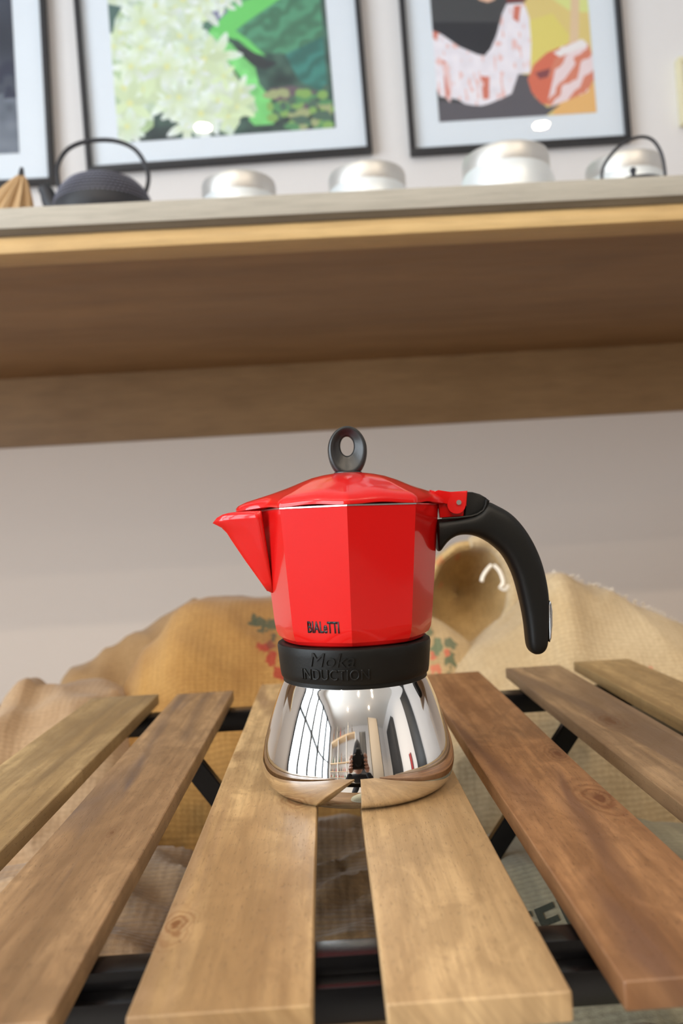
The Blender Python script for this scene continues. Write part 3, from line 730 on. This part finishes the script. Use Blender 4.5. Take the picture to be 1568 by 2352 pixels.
kt = thing('iron_kettle', 'black kettle at the right shelf end with thin hoop handle and lid knob showing', 'teapot', (0.444, 1.10, ST))
bz = [(0.024, 0), (0.030, 0.002), (0.042, 0.014), (0.045, 0.022), (0.038, 0.030), (0.026, 0.033)]
link('body', lathe_mesh('body', bz, 64), M_iron, kt)
link('kettle_lid', lathe_mesh('kettle_lid', [(0.0262, 0.0328), (0.025, 0.035), (0.006, 0.037), (0.003, 0.038), (0.003, 0.047), (0.0046, 0.051), (0.003, 0.0545), (0.001, 0.055)], 32), M_iron, kt)
bm = bmesh.new(); add_tube(bm, smoothpts([(-0.043, 0, 0.020), (-0.042, 0, 0.052), (-0.030, 0, 0.072), (-0.012, 0, 0.088), (0.010, 0, 0.096), (0.028, 0, 0.092), (0.039, 0, 0.075), (0.043, 0, 0.052), (0.043, 0, 0.020)], 6), 0.0022, 10); obj('handle', bm, M_iron, kt)

bag = thing('paper_bag', 'brown kraft paper bag pleated up to a tied tip at the left of the shelf', 'paper bag', (-0.428, 1.12, ST))
verts, faces = [], []
NB = 36; apex = (0.046, 0.0)
for j in range(13):
    t_ = j/12; z = 0.096*t_
    for i in range(NB):
        a = 2*pi*i/NB; pleat = (0.80 if i % 3 == 0 else (1.12 if i % 3 == 1 else 1.0)); pleat = 1+(pleat-1)*min(1, t_*1.6)
        r = (0.056*(1-t_)**0.82+0.0022)*pleat
        verts.append((apex[0]*t_+r*cos(a), r*sin(a)*.6, z))
for j in range(12):
    for i in range(NB):
        k = (i+1) % NB; faces.append((j*NB+i, j*NB+k, (j+1)*NB+k, (j+1)*NB+i))
faces.append(tuple(range(NB))[::-1]); faces.append(tuple(12*NB+i for i in range(NB)))
link('bag_body', mesh('bag_body', verts, faces), M_kraft, bag, smooth=False)
bm = bmesh.new(); add_tube(bm, [(0.0450, 0, 0.091), (0.0460, 0, 0.097), (0.047, 0, 0.104)], [0.0034, 0.0040, 0.0022], 10); tag(obj('tie', bm, M_iron, bag), 'dark tie at the bag tip')

# ------------------------------------------------------------------ burlap sacks
CT = -0.1995
def wrinkle(p, amp, sc_, seed, ang=0.0):
    c, s = cos(ang), sin(ang); q = Vector(((p.x*c+p.z*s)*sc_, p.y*sc_*.5, (-p.x*s+p.z*c)*sc_*.35+seed*5.3))
    return amp*((1-abs(noise.noise(q))*3.0)-.3)+amp*.45*(1-abs(noise.noise(q*2.3+Vector((3, 1, 7))))*3)
def ridge_sack(name, label, pts, yr, fw, bw, mat, seed, amp=0.008, sc_=14, ang=0.3, group=None, zb=CT, skew=0.0, p_f=1.0):
    P = smoothpts([(x, 0, z) for x, z in pts], 10); xs = [p.x for p in P]; NX, NV = 110, 56
    x0, x1 = xs[0], xs[-1]; verts, faces = [], []
    for i in range(NX+1):
        x = x0+(x1-x0)*i/NX; zr = float(np.interp(x, xs, [p.z for p in P]))
        for j in range(NV+1):
            t_ = pi*j/NV; yy = yr+skew*(x-x0)-(fw*cos(t_) if t_ < pi/2 else bw*cos(t_)); h = sin(t_)**(p_f if t_ < pi/2 else 1.0)
            p = Vector((x, yy, zb+(zr-zb)*h)); d = wrinkle(p, amp, sc_, seed, ang)*min(1, 3*h)*(0.35 if abs(t_-pi/2) < .12 else 1)
            p += Vector((0, -cos(t_), sin(t_)))*d; p.z = max(p.z, zb); verts.append(p)
    for i in range(NX):
        for j in range(NV):
            a = i*(NV+1)+j; faces.append((a, a+1, a+NV+2, a+NV+1))
    for i in (0, NX): faces.append(tuple(i*(NV+1)+j for j in range(NV+1)))
    faces.append(tuple([i*(NV+1) for i in range(NX+1)]+[i*(NV+1)+NV for i in range(NX, -1, -1)]))
    bm = bmesh.new(); me = mesh('t', verts, faces); bm.from_mesh(me); bpy.data.meshes.remove(me)
    o = obj(name, bm, mat); tag(o, label, 'sack', group)
    return o
def mound(name, label, cx, cy, ax, ay, h, mat, seed, amp=0.006, sc_=16, ang=0.0, zb=CT, e=0.7, lean=(0, 0), cat='sack', group=None):
    NT_, NP = 120, 44; verts = [Vector((cx, cy, zb+h))]; faces = []
    for j in range(1, NP+1):
        ph = pi/2*j/NP; s_, c_ = sin(ph), cos(ph)**e
        for i in range(NT_):
            a = 2*pi*i/NT_; ca, sa = cos(a), sin(a); ex = math.copysign(abs(ca)**.8, ca); ey = math.copysign(abs(sa)**.8, sa)
            p = Vector((cx+ax*ex*s_+lean[0]*c_, cy+ay*ey*s_+lean[1]*c_, zb+h*c_))
            d = wrinkle(Vector((p.x, p.y, p.y)), amp, sc_, seed, ang)*min(1, c_*3)
            p.z = max(zb, p.z+d*c_); p.x += ex*d*s_*.6; p.y += ey*d*s_*.6; verts.append(p)
    for i in range(NT_): faces.append((0, 1+i, 1+(i+1) % NT_))
    for j in range(NP-1):
        for i in range(NT_):
            k = (i+1) % NT_; a = 1+j*NT_; faces.append((a+i, a+NT_+i, a+NT_+k, a+k))
    faces.append(tuple(1+(NP-1)*NT_+i for i in range(NT_)))
    bm = bmesh.new(); me = mesh('t', verts, faces); bm.from_mesh(me); bpy.data.meshes.remove(me)
    o = obj(name, bm, mat); tag(o, label, cat, group); return o

G = (0.025, 0.055, 0.035); RD = (0.26, 0.015, 0.015)
S_orange = burlap('burlap_orange', (0.44, 0.245, 0.075), (0.29, 0.14, 0.038), [((-0.082, 0.84, 0.038), 0.0060, G), ((-0.074, 0.84, 0.034), 0.0065, G), ((-0.064, 0.84, 0.032), 0.0060, G), ((-0.060, 0.84, 0.020), 0.004, (0.05, 0.05, 0.03)), ((-0.070, 0.84, 0.011), 0.0065, RD), ((-0.060, 0.84, 0.000), 0.0085, RD), ((-0.063, 0.84, 0.014), 0.004, (0.16, 0.03, 0.02)), ((-0.053, 0.84, -0.012), 0.006, RD)])
S_brown = burlap('burlap_brown', (0.38, 0.235, 0.11), (0.26, 0.15, 0.065))
S_shade = burlap('burlap_shade', (0.26, 0.165, 0.08), (0.17, 0.105, 0.05))  # darker brown burlap, the shade of the slats put into the colour
S_pink = burlap('burlap_pink', (0.47, 0.32, 0.19), (0.34, 0.215, 0.12))
S_pale = burlap('burlap_pale', (0.60, 0.465, 0.29), (0.47, 0.335, 0.18), [((0.30, 0.75, -0.02), 0.006, (0.6, 0.25, 0.16)), ((0.262, 0.75, -0.024), 0.006, (0.6, 0.28, 0.2))])
S_green = burlap('burlap_grey', (0.46, 0.42, 0.29), (0.36, 0.32, 0.21))
S_inner = burlap('burlap_inner', (0.56, 0.38, 0.17), (0.36, 0.23, 0.09), [((0.135, 0.9, 0.085), 0.006, (0.5, 0.2, 0.08)), ((0.16, 0.9, 0.09), 0.005, (0.5, 0.2, 0.08)), ((0.14, 0.9, 0.055), 0.005, (0.5, 0.22, 0.1))])
S_print = burlap('burlap_printed', (0.62, 0.45, 0.25), (0.46, 0.32, 0.16), [((0.103, 0.85, 0.014), 0.006, (0.12, 0.17, 0.10)), ((0.112, 0.85, 0.000), 0.008, (0.10, 0.17, 0.10)), ((0.128, 0.85, 0.001), 0.006, (0.08, 0.13, 0.08)), ((0.106, 0.85, -0.008), 0.004, (0.6, 0.13, 0.08)), ((0.122, 0.85, -0.006), 0.003, (0.6, 0.13, 0.08)), ((0.106, 0.85, -0.020), 0.005, (0.6, 0.16, 0.1)), ((0.125, 0.85, -0.014), 0.007, (0.07, 0.12, 0.07))])

ridge_sack('burlap_sack', 'orange tan burlap sack with printed cherries behind the pot on the left', [(-0.262, -0.15), (-0.250, -0.06), (-0.215, -0.005), (-0.190, 0.020), (-0.166, 0.048), (-0.140, 0.060), (-0.08, 0.058), (-0.02, 0.057), (0.04, 0.045), (0.09, -0.02), (0.11, -0.12)], 0.95, 0.17, 0.16, S_orange, 2, 0.010, 8, 0.7, skew=0.05, p_f=1.0)
ridge_sack('burlap_sack', 'brown shaded burlap sack behind the orange one, sloping down to the left', [(-0.40, -0.16), (-0.36, -0.05), (-0.31, -0.022), (-0.27, 0.000), (-0.22, 0.030), (-0.18, 0.040), (-0.12, 0.03), (-0.04, -0.10)], 1.14, 0.11, 0.12, S_brown, 5, 0.010, 9, 0.5)
ridge_sack('burlap_sack', 'pinkish tan burlap sack with a knotted corner at the far left', [(-0.40, -0.19), (-0.375, -0.09), (-0.345, -0.030), (-0.330, -0.012), (-0.317, -0.010), (-0.300, -0.020), (-0.27, -0.018), (-0.24, -0.022), (-0.21, -0.05), (-0.18, -0.14)], 0.90, 0.17, 0.045, S_pink, 8, 0.010, 16, 1.2)
ridge_sack('burlap_sack', 'pale straw burlap sack spread wide with a frayed rim on the right', [(0.085, -0.17), (0.095, -0.06), (0.116, -0.026), (0.141, -0.011), (0.171, 0.005), (0.198, 0.021), (0.211, 0.036), (0.222, 0.056), (0.239, 0.069), (0.26, 0.063), (0.307, 0.043), (0.354, 0.018), (0.385, -0.003), (0.46, -0.05), (0.56, -0.15)], 0.885, 0.15, 0.20, S_pale, 11, 0.010, 9, -0.6)
ridge_sack('burlap_sack', 'burlap sack with green and red print beside the pot collar', [(0.060, -0.16), (0.075, 0.00), (0.095, 0.034), (0.114, 0.028), (0.133, 0.014), (0.156, -0.007), (0.18, -0.05), (0.21, -0.14)], 0.925, 0.11, 0.09, S_print, 14, 0.004, 14, -0.5)

# rolled open mouth of a sack
mo = thing('rolled_sack_mouth', 'rolled open mouth of a burlap sack seen under the black handle', 'sack', (0, 0, 0))
verts, faces = [], []
NR, NC = 14, 72; rim_c = Vector((0.167, 0.975, 0.044)); deep = Vector((0.160, 1.045, 0.040))
for j in range(NR):
    t_ = j/(NR-1)
    for i in range(NC):
        a = 2*pi*i/NC; rx, rz = 0.052, 0.057
        if t_ < 0.30:
            q = t_/0.30; k = 1+0.10*(1-q)*sin(q*pi*.5); c = rim_c+Vector((0, 0.030*(1-q)-0.012*sin(q*pi), 0)); k = 1.10-0.02*q if q < .5 else 1.09-0.14*(q-.5)*2*.9
        else:
            q = (t_-0.30)/0.70; c = rim_c.lerp(deep, sin(q*pi/2)); k = 0.965*cos(q*pi/2)+0.002
        w_ = 1+0.05*noise.noise(Vector((cos(a)*2, sin(a)*2, 3)))+0.04*noise.noise(Vector((cos(a)*3, sin(a)*3, t_*4)))
        verts.append(c+Vector((rx*k*w_*cos(a-0.25)+0.0*sin(a), 0.012*sin(a+1.0), rz*k*w_*sin(a)-0.15*rx*k*cos(a))))
for j in range(NR-1):
    for i in range(NC):
        k = (i+1) % NC; faces.append((j*NC+i, (j+1)*NC+i, (j+1)*NC+k, j*NC+k))
o = link('rolled_cloth', mesh('rolled_cloth', verts, faces), S_inner, mo); so = o.modifiers.new('thickness', 'SOLIDIFY'); so.thickness = 0.0015
# pale rim roll round the mouth
bm = bmesh.new(); ringp = []
for i in range(61):
    a = radians(-150)+radians(250)*i/60
    ringp.append(rim_c+Vector((0.0560*cos(a-.25), -0.004+0.012*sin(a+1), 0.062*sin(a)-0.008*cos(a))))
add_tube(bm, ringp, [0.0065+0.003*noise.noise(Vector((i*.2, 0, 0)))+0.004*max(0, cos(radians(-150)+radians(250)*i/60-0.0)) for i in range(61)], 12)
obj('rim_roll', bm, S_pale, mo)
M_thread = simple('loose_thread', (0.85, 0.78, 0.68), 0.9)
for pts in ([(1135, 1300), (1122, 1312), (1112, 1325), (1108, 1336)], [(1140, 1300), (1152, 1315), (1158, 1340), (1150, 1352)], [(1150, 1350), (1160, 1358), (1168, 1352)], [(1160, 1350), (1172, 1352)]):
    bm = bmesh.new()
    P3 = []
    for i, (x, y) in enumerate(pts):
        P3.append((0.167+(x-1090)/2000, 0.950-0.002*i, 0.044+(1371-y)/2000))
    add_tube(bm, smoothpts(P3, 5), 0.0022, 6); obj('loose_thread', bm, M_thread, mo)
# frayed fringe on the pale sack
pts_f = []
fr = bmesh.new(); rf = random.Random(5)
for k in range(46):
    x = 0.238+0.14*k/46+rf.uniform(-.002, .002); z = float(np.interp(x, [0.222, 0.239, 0.26, 0.307, 0.354, 0.385], [0.056, 0.069, 0.063, 0.043, 0.018, -0.003]))-0.001
    L = rf.uniform(0.004, 0.012 if 3 < k < 8 else 0.007)
    add_tube(fr, [(x, 0.882, z-.004), (x+rf.uniform(-.002, .003), 0.880, z+L*.6), (x+rf.uniform(-.004, .004), 0.878, z+L)], 0.0006, 4)
f_o = obj('frayed_fringe', fr, M_thread); f_o['kind'] = 'stuff'
pale = [o for o in C.objects if o.get('label', '').startswith('pale straw')][0]; f_o.parent = pale

# sacks lying under the table
mound('burlap_sack', 'pinkish brown burlap sack lying under the left slats', -0.190, 0.52, 0.150, 0.21, 0.105, S_pink, 21, 0.008, 14, 0.9)
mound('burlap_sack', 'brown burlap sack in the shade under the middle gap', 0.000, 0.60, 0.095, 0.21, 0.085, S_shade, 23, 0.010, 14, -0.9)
gs = mound('burlap_sack', 'grey green burlap sack with black lettering under the right slats', 0.200, 0.52, 0.165, 0.24, 0.100, S_green, 25, 0.004, 10, 0.4)
mound('burlap_sack', 'pale burlap sack at the counter edge below the front slat ends', 0.21, 0.270, 0.24, 0.125, 0.145, S_green, 27, 0.004, 14, 0.2)
bvh = BVHTree.FromObject(gs, bpy.context.evaluated_depsgraph_get())
bm = text_mesh('COFFEE', 0.041, 0.66, 0.0, 0.0010, 1.05, cuts=3)
for q in bm.verts:
    x, y = 0.094+q.co.x, 0.500+q.co.y; h = bvh.ray_cast(Vector((x, y, 0.2)), Vector((0, 0, -1)))[0]
    q.co = Vector((x, y, (h.z if h else -0.12)+0.0006))
bm.verts.ensure_lookup_table()
obj('stencil_lettering', bm, simple('stencil_ink', (0.055, 0.06, 0.042), 0.9, bump=(300, .5, .001)), gs, smooth=False)

# ------------------------------------------------------------------ the shop behind the camera, seen in the steel base
M_white = simple('white_laminate', (0.75, 0.74, 0.72), 0.4)
M_pine = simple('shelf_pine', (0.55, 0.38, 0.22), 0.5)
shop = thing('shop_shelving', 'white open shelving with wooden boards and bottles at the rear shop wall', 'shelving', (-1.35, -3.3, FLOOR))
for x in (-1.1, -0.37, 0.37, 1.1): box('upright', x-.015, x+.015, -0.14, 0.14, 0, 2.63, M_white, shop)
for z in (0.35, 0.90, 1.45, 2.00, 2.60): box('shelf', -1.1, 1.1, -0.14, 0.15, z, z+0.03, M_pine, shop)
cols = [(0.05, 0.12, 0.05), (0.30, 0.12, 0.04), (0.10, 0.08, 0.07), (0.55, 0.50, 0.42), (0.35, 0.05, 0.04)]
bmats = [simple('bottle_%s' % n_, c, 0.2) for n_, c in zip('abcde', cols)]
bprof = [(0.001, 0), (0.034, 0), (0.036, 0.004), (0.036, 0.16), (0.030, 0.19), (0.014, 0.215), (0.013, 0.27), (0.016, 0.275), (0.016, 0.29), (0.001, 0.291)]
bme = [lathe_mesh('bottle', bprof, 20, False) for _ in range(5)]
for i, me in enumerate(bme): me.materials.append(bmats[i])
rb = random.Random(3); names = ['green', 'amber', 'black', 'pale', 'red']
for k, z in enumerate((0.93, 1.48, 2.03, 2.63)):
    for i in range(14 if k < 3 else 6):
        x = -1.02+i*0.157+rb.uniform(-.015, .015) if k < 3 else -0.95+i*0.36
        if min(abs(x-u) for u in (-1.1, -.37, .37, 1.1)) < .055 and k < 3: continue
        c = rb.randrange(5); o = link('bottle', bme[c], None, None, (-1.35+x, -3.3, FLOOR+z+0.0002))
        o.scale = (1, 1, rb.uniform(.8, 1.15)); tag(o, '%s glass bottle on the %s board of the rear shop shelving' % (names[c], ('second', 'third', 'fourth', 'top')[k]), 'bottle', '%s bottles on the rear shop shelving' % names[c])
def panel(name, label, cat, x0, x1, y0, y1, z0, z1, mat):
    o = thing(name, label, cat, ((x0+x1)/2, (y0+y1)/2, z0)); a, b = (x1-x0)/2, (y1-y0)/2
    box('panel', -a, a, -b, b, 0, z1-z0, mat, o, bev=0.004)
    if a > b: 
        for x in (-a, a-.03): box('frame_bar', x, x+.03, b, b+.02, 0, z1-z0, M_frame, o)
    else:
        for y in (-b, b-.03): box('frame_bar', -a-.02, -a, y, y+.03, 0, z1-z0, M_frame, o)
    return o
M_beige = simple('beige_panel', (0.45, 0.38, 0.30), 0.7); M_rd = simple('red_panel', (0.5, 0.03, 0.03), 0.5); M_dk = simple('dark_panel', (0.03, 0.03, 0.032), 0.4)
panel('dark_cabinet', 'tall dark cabinet at the rear wall, mirrored in the pot', 'cabinet', 0.10, 0.60, -3.45, -3.15, FLOOR, 1.5, M_dk)
panel('beige_screen', 'tall beige screen by the rear wall, mirrored in the pot', 'screen', 0.85, 1.75, -3.1, -3.0, FLOOR, 1.8, M_beige)
panel('dark_display', 'dark display cabinet by the right wall, mirrored in the pot', 'cabinet', 2.95, 3.28, -3.4, -2.3, FLOOR, 1.7, M_dk)
panel('red_banner', 'narrow red banner by the right wall, mirrored in the pot', 'banner', 3.2, 3.28, -1.35, -1.15, -0.6, 0.6, M_rd)
panel('dark_banner', 'black panel by the right wall, mirrored in the pot', 'banner', 3.2, 3.28, -0.75, 0.05, FLOOR, 1.6, M_dk)

# photographer bending behind the camera
def skin(name, V, Ed, rad, mat, parent, lv=2):
    me = bpy.data.meshes.new(name); me.from_pydata(V, Ed, []); o = bpy.data.objects.new(name, me); C.objects.link(o)
    o.modifiers.new('skin', 'SKIN')
    if not me.skin_vertices: 
        bpy.context.view_layer.objects.active = o
    for sv, r_ in zip(me.skin_vertices[0].data, rad): sv.radius = (r_, r_) if not isinstance(r_, tuple) else r_
    me.skin_vertices[0].data[0].use_root = True
    s2 = o.modifiers.new('sub', 'SUBSURF'); s2.levels = lv; s2.render_levels = lv
    dg = bpy.context.evaluated_depsgraph_get(); m2 = bpy.data.meshes.new_from_object(o.evaluated_get(dg))
    bpy.data.objects.remove(o); return link(name, m2, mat, parent)
pe = thing('person', 'person in dark clothes bending to hold a camera, mirrored in the steel base', 'person', (0, 0, 0))
V = [(0, -0.80, -0.38), (0, -0.70, -0.24), (-0.005, -0.56, -0.10), (-0.01, -0.40, -0.01), (-0.01, -0.33, 0.05),   # 0 pelvis .. 4 neck
     (-0.15, -0.40, -0.02), (-0.22, -0.30, -0.22), (-0.09, -0.12, 0.045),        # left shoulder elbow wrist
     (0.14, -0.40, -0.02), (0.21, -0.30, -0.22), (0.09, -0.12, 0.045),
     (-0.09, -0.80, -0.44), (-0.13, -0.45, -0.66), (-0.13, -0.62, -1.02), (-0.14, -0.46, -1.065),
     (0.09, -0.80, -0.44), (0.13, -0.45, -0.66), (0.13, -0.62, -1.02), (0.14, -0.46, -1.065)]
Ed = [(0, 1), (1, 2), (2, 3), (3, 4), (3, 5), (5, 6), (6, 7), (3, 8), (8, 9), (9, 10), (0, 11), (11, 12), (12, 13), (13, 14), (0, 15), (15, 16), (16, 17), (17, 18)]
rad = [.12, .115, .125, .10, .052, .062, .045, .030, .062, .045, .030, .088, .058, .042, .034, .088, .058, .042, .034]
skin('clothed_body', V, Ed, rad, M_dark, pe)
bm = bmesh.new(); bmesh.ops.create_uvsphere(bm, u_segments=32, v_segments=24, radius=1.0)
for q in bm.verts:
    x, y, z = q.co; fw = max(0, y)
    nose = 0.020*math.exp(-((x/.13)**2+((z+.10)/.20)**2))*(fw > 0); eye = -0.006*(math.exp(-(((x-.38)/.16)**2+((z-.08)/.13)**2))+math.exp(-(((x+.38)/.16)**2+((z-.08)/.13)**2)))*(fw > 0)
    chin = 0.90 if z < -.4 else 1.0; lips = 0.004*math.exp(-((x/.25)**2+((z+.48)/.07)**2))*(fw > 0)
    q.co = Vector((x*0.074*chin, y*0.092+nose+eye+lips, z*0.112))
hdm = obj('head', bm, M_skin, pe, (-0.012, -0.255, 0.150))
bm = bmesh.new(); bmesh.ops.create_uvsphere(bm, u_segments=32, v_segments=20, radius=1.0)
bmesh.ops.delete(bm, geom=[q for q in bm.verts if q.co.z < -0.55 or (q.co.y > 0.35 and q.co.z < 0.45)], context='VERTS')
for q in bm.verts: q.co = Vector((q.co.x*0.082, q.co.y*0.100-.004, q.co.z*0.122))
hr = obj('hair', bm, M_dark, hdm); m_ = hr.modifiers.new('t', 'SOLIDIFY'); m_.thickness = 0.006
for sx in (-1, 1):
    bm = bmesh.new(); bmesh.ops.create_uvsphere(bm, u_segments=12, v_segments=8, radius=1.0)
    for q in bm.verts: q.co = Vector((sx*0.076+q.co.x*0.008, q.co.y*0.016-.004, q.co.z*0.028))
    obj('ear', bm, M_skin, hdm)
    bm = bmesh.new(); bmesh.ops.create_uvsphere(bm, u_segments=12, v_segments=8, radius=0.011); bmesh.ops.translate(bm, verts=bm.verts, vec=(sx*0.028, 0.078, 0.009)); obj('eye', bm, M_mat, hdm)
    w0 = Vector((sx*0.09, -0.125, 0.045)); HV = [w0, w0+Vector((-sx*0.004, 0.018, 0.030)), w0+Vector((-sx*0.008, 0.030, 0.055))]; HE = [(0, 1), (1, 2)]; HR = [.022, (.024, .015), (.026, .014)]
    for f in range(4):
        b0 = len(HV); zf = 0.048+f*0.0195; L = (0.8, .95, 1.0, .9)[f]
        p0 = w0+Vector((-sx*0.008, 0.034, zf)); p1 = p0+Vector((sx*0.004, 0.022*L, 0.004)); p2 = p1+Vector((-sx*0.016, 0.020*L, 0.0)); p3 = p2+Vector((-sx*0.020*L, 0.004, -0.002))
        HV += [p0, p1, p2, p3]; HE += [(2, b0), (b0, b0+1), (b0+1, b0+2), (b0+2, b0+3)]; HR += [.0090, .0085, .0078, .0065]
    b0 = len(HV); HV += [w0+Vector((-sx*0.022, 0.022, 0.042)), w0+Vector((-sx*0.034, 0.020, 0.055)), w0+Vector((-sx*0.044, 0.018, 0.066))]; HE += [(1, b0), (b0, b0+1), (b0+1, b0+2)]; HR += [.011, .0095, .008]
    skin('hand', [tuple(p) for p in HV], HE, HR, M_skin, pe, 1)
pc = thing('photo_camera', 'black camera held by the person, mirrored in the steel base', 'camera', (0, -0.11, EYE))
bm = bmesh.new(); add_box(bm, -0.066, 0.066, -0.030, 0.030, -0.046, 0.040, 0.010, 3); obj('camera_body', bm, M_black, pc)
bm = bmesh.new(); add_box(bm, -0.025, 0.025, -0.030, 0.034, 0.036, 0.056, 0.008, 3); obj('viewfinder_hump', bm, M_black, pc)
bm = bmesh.new(); add_tube(bm, [(0, 0.030, 0), (0, 0.050, 0), (0, 0.052, 0), (0, 0.092, 0)], [0.034, 0.034, 0.031, 0.031], 40); obj('lens', bm, M_black, pc)
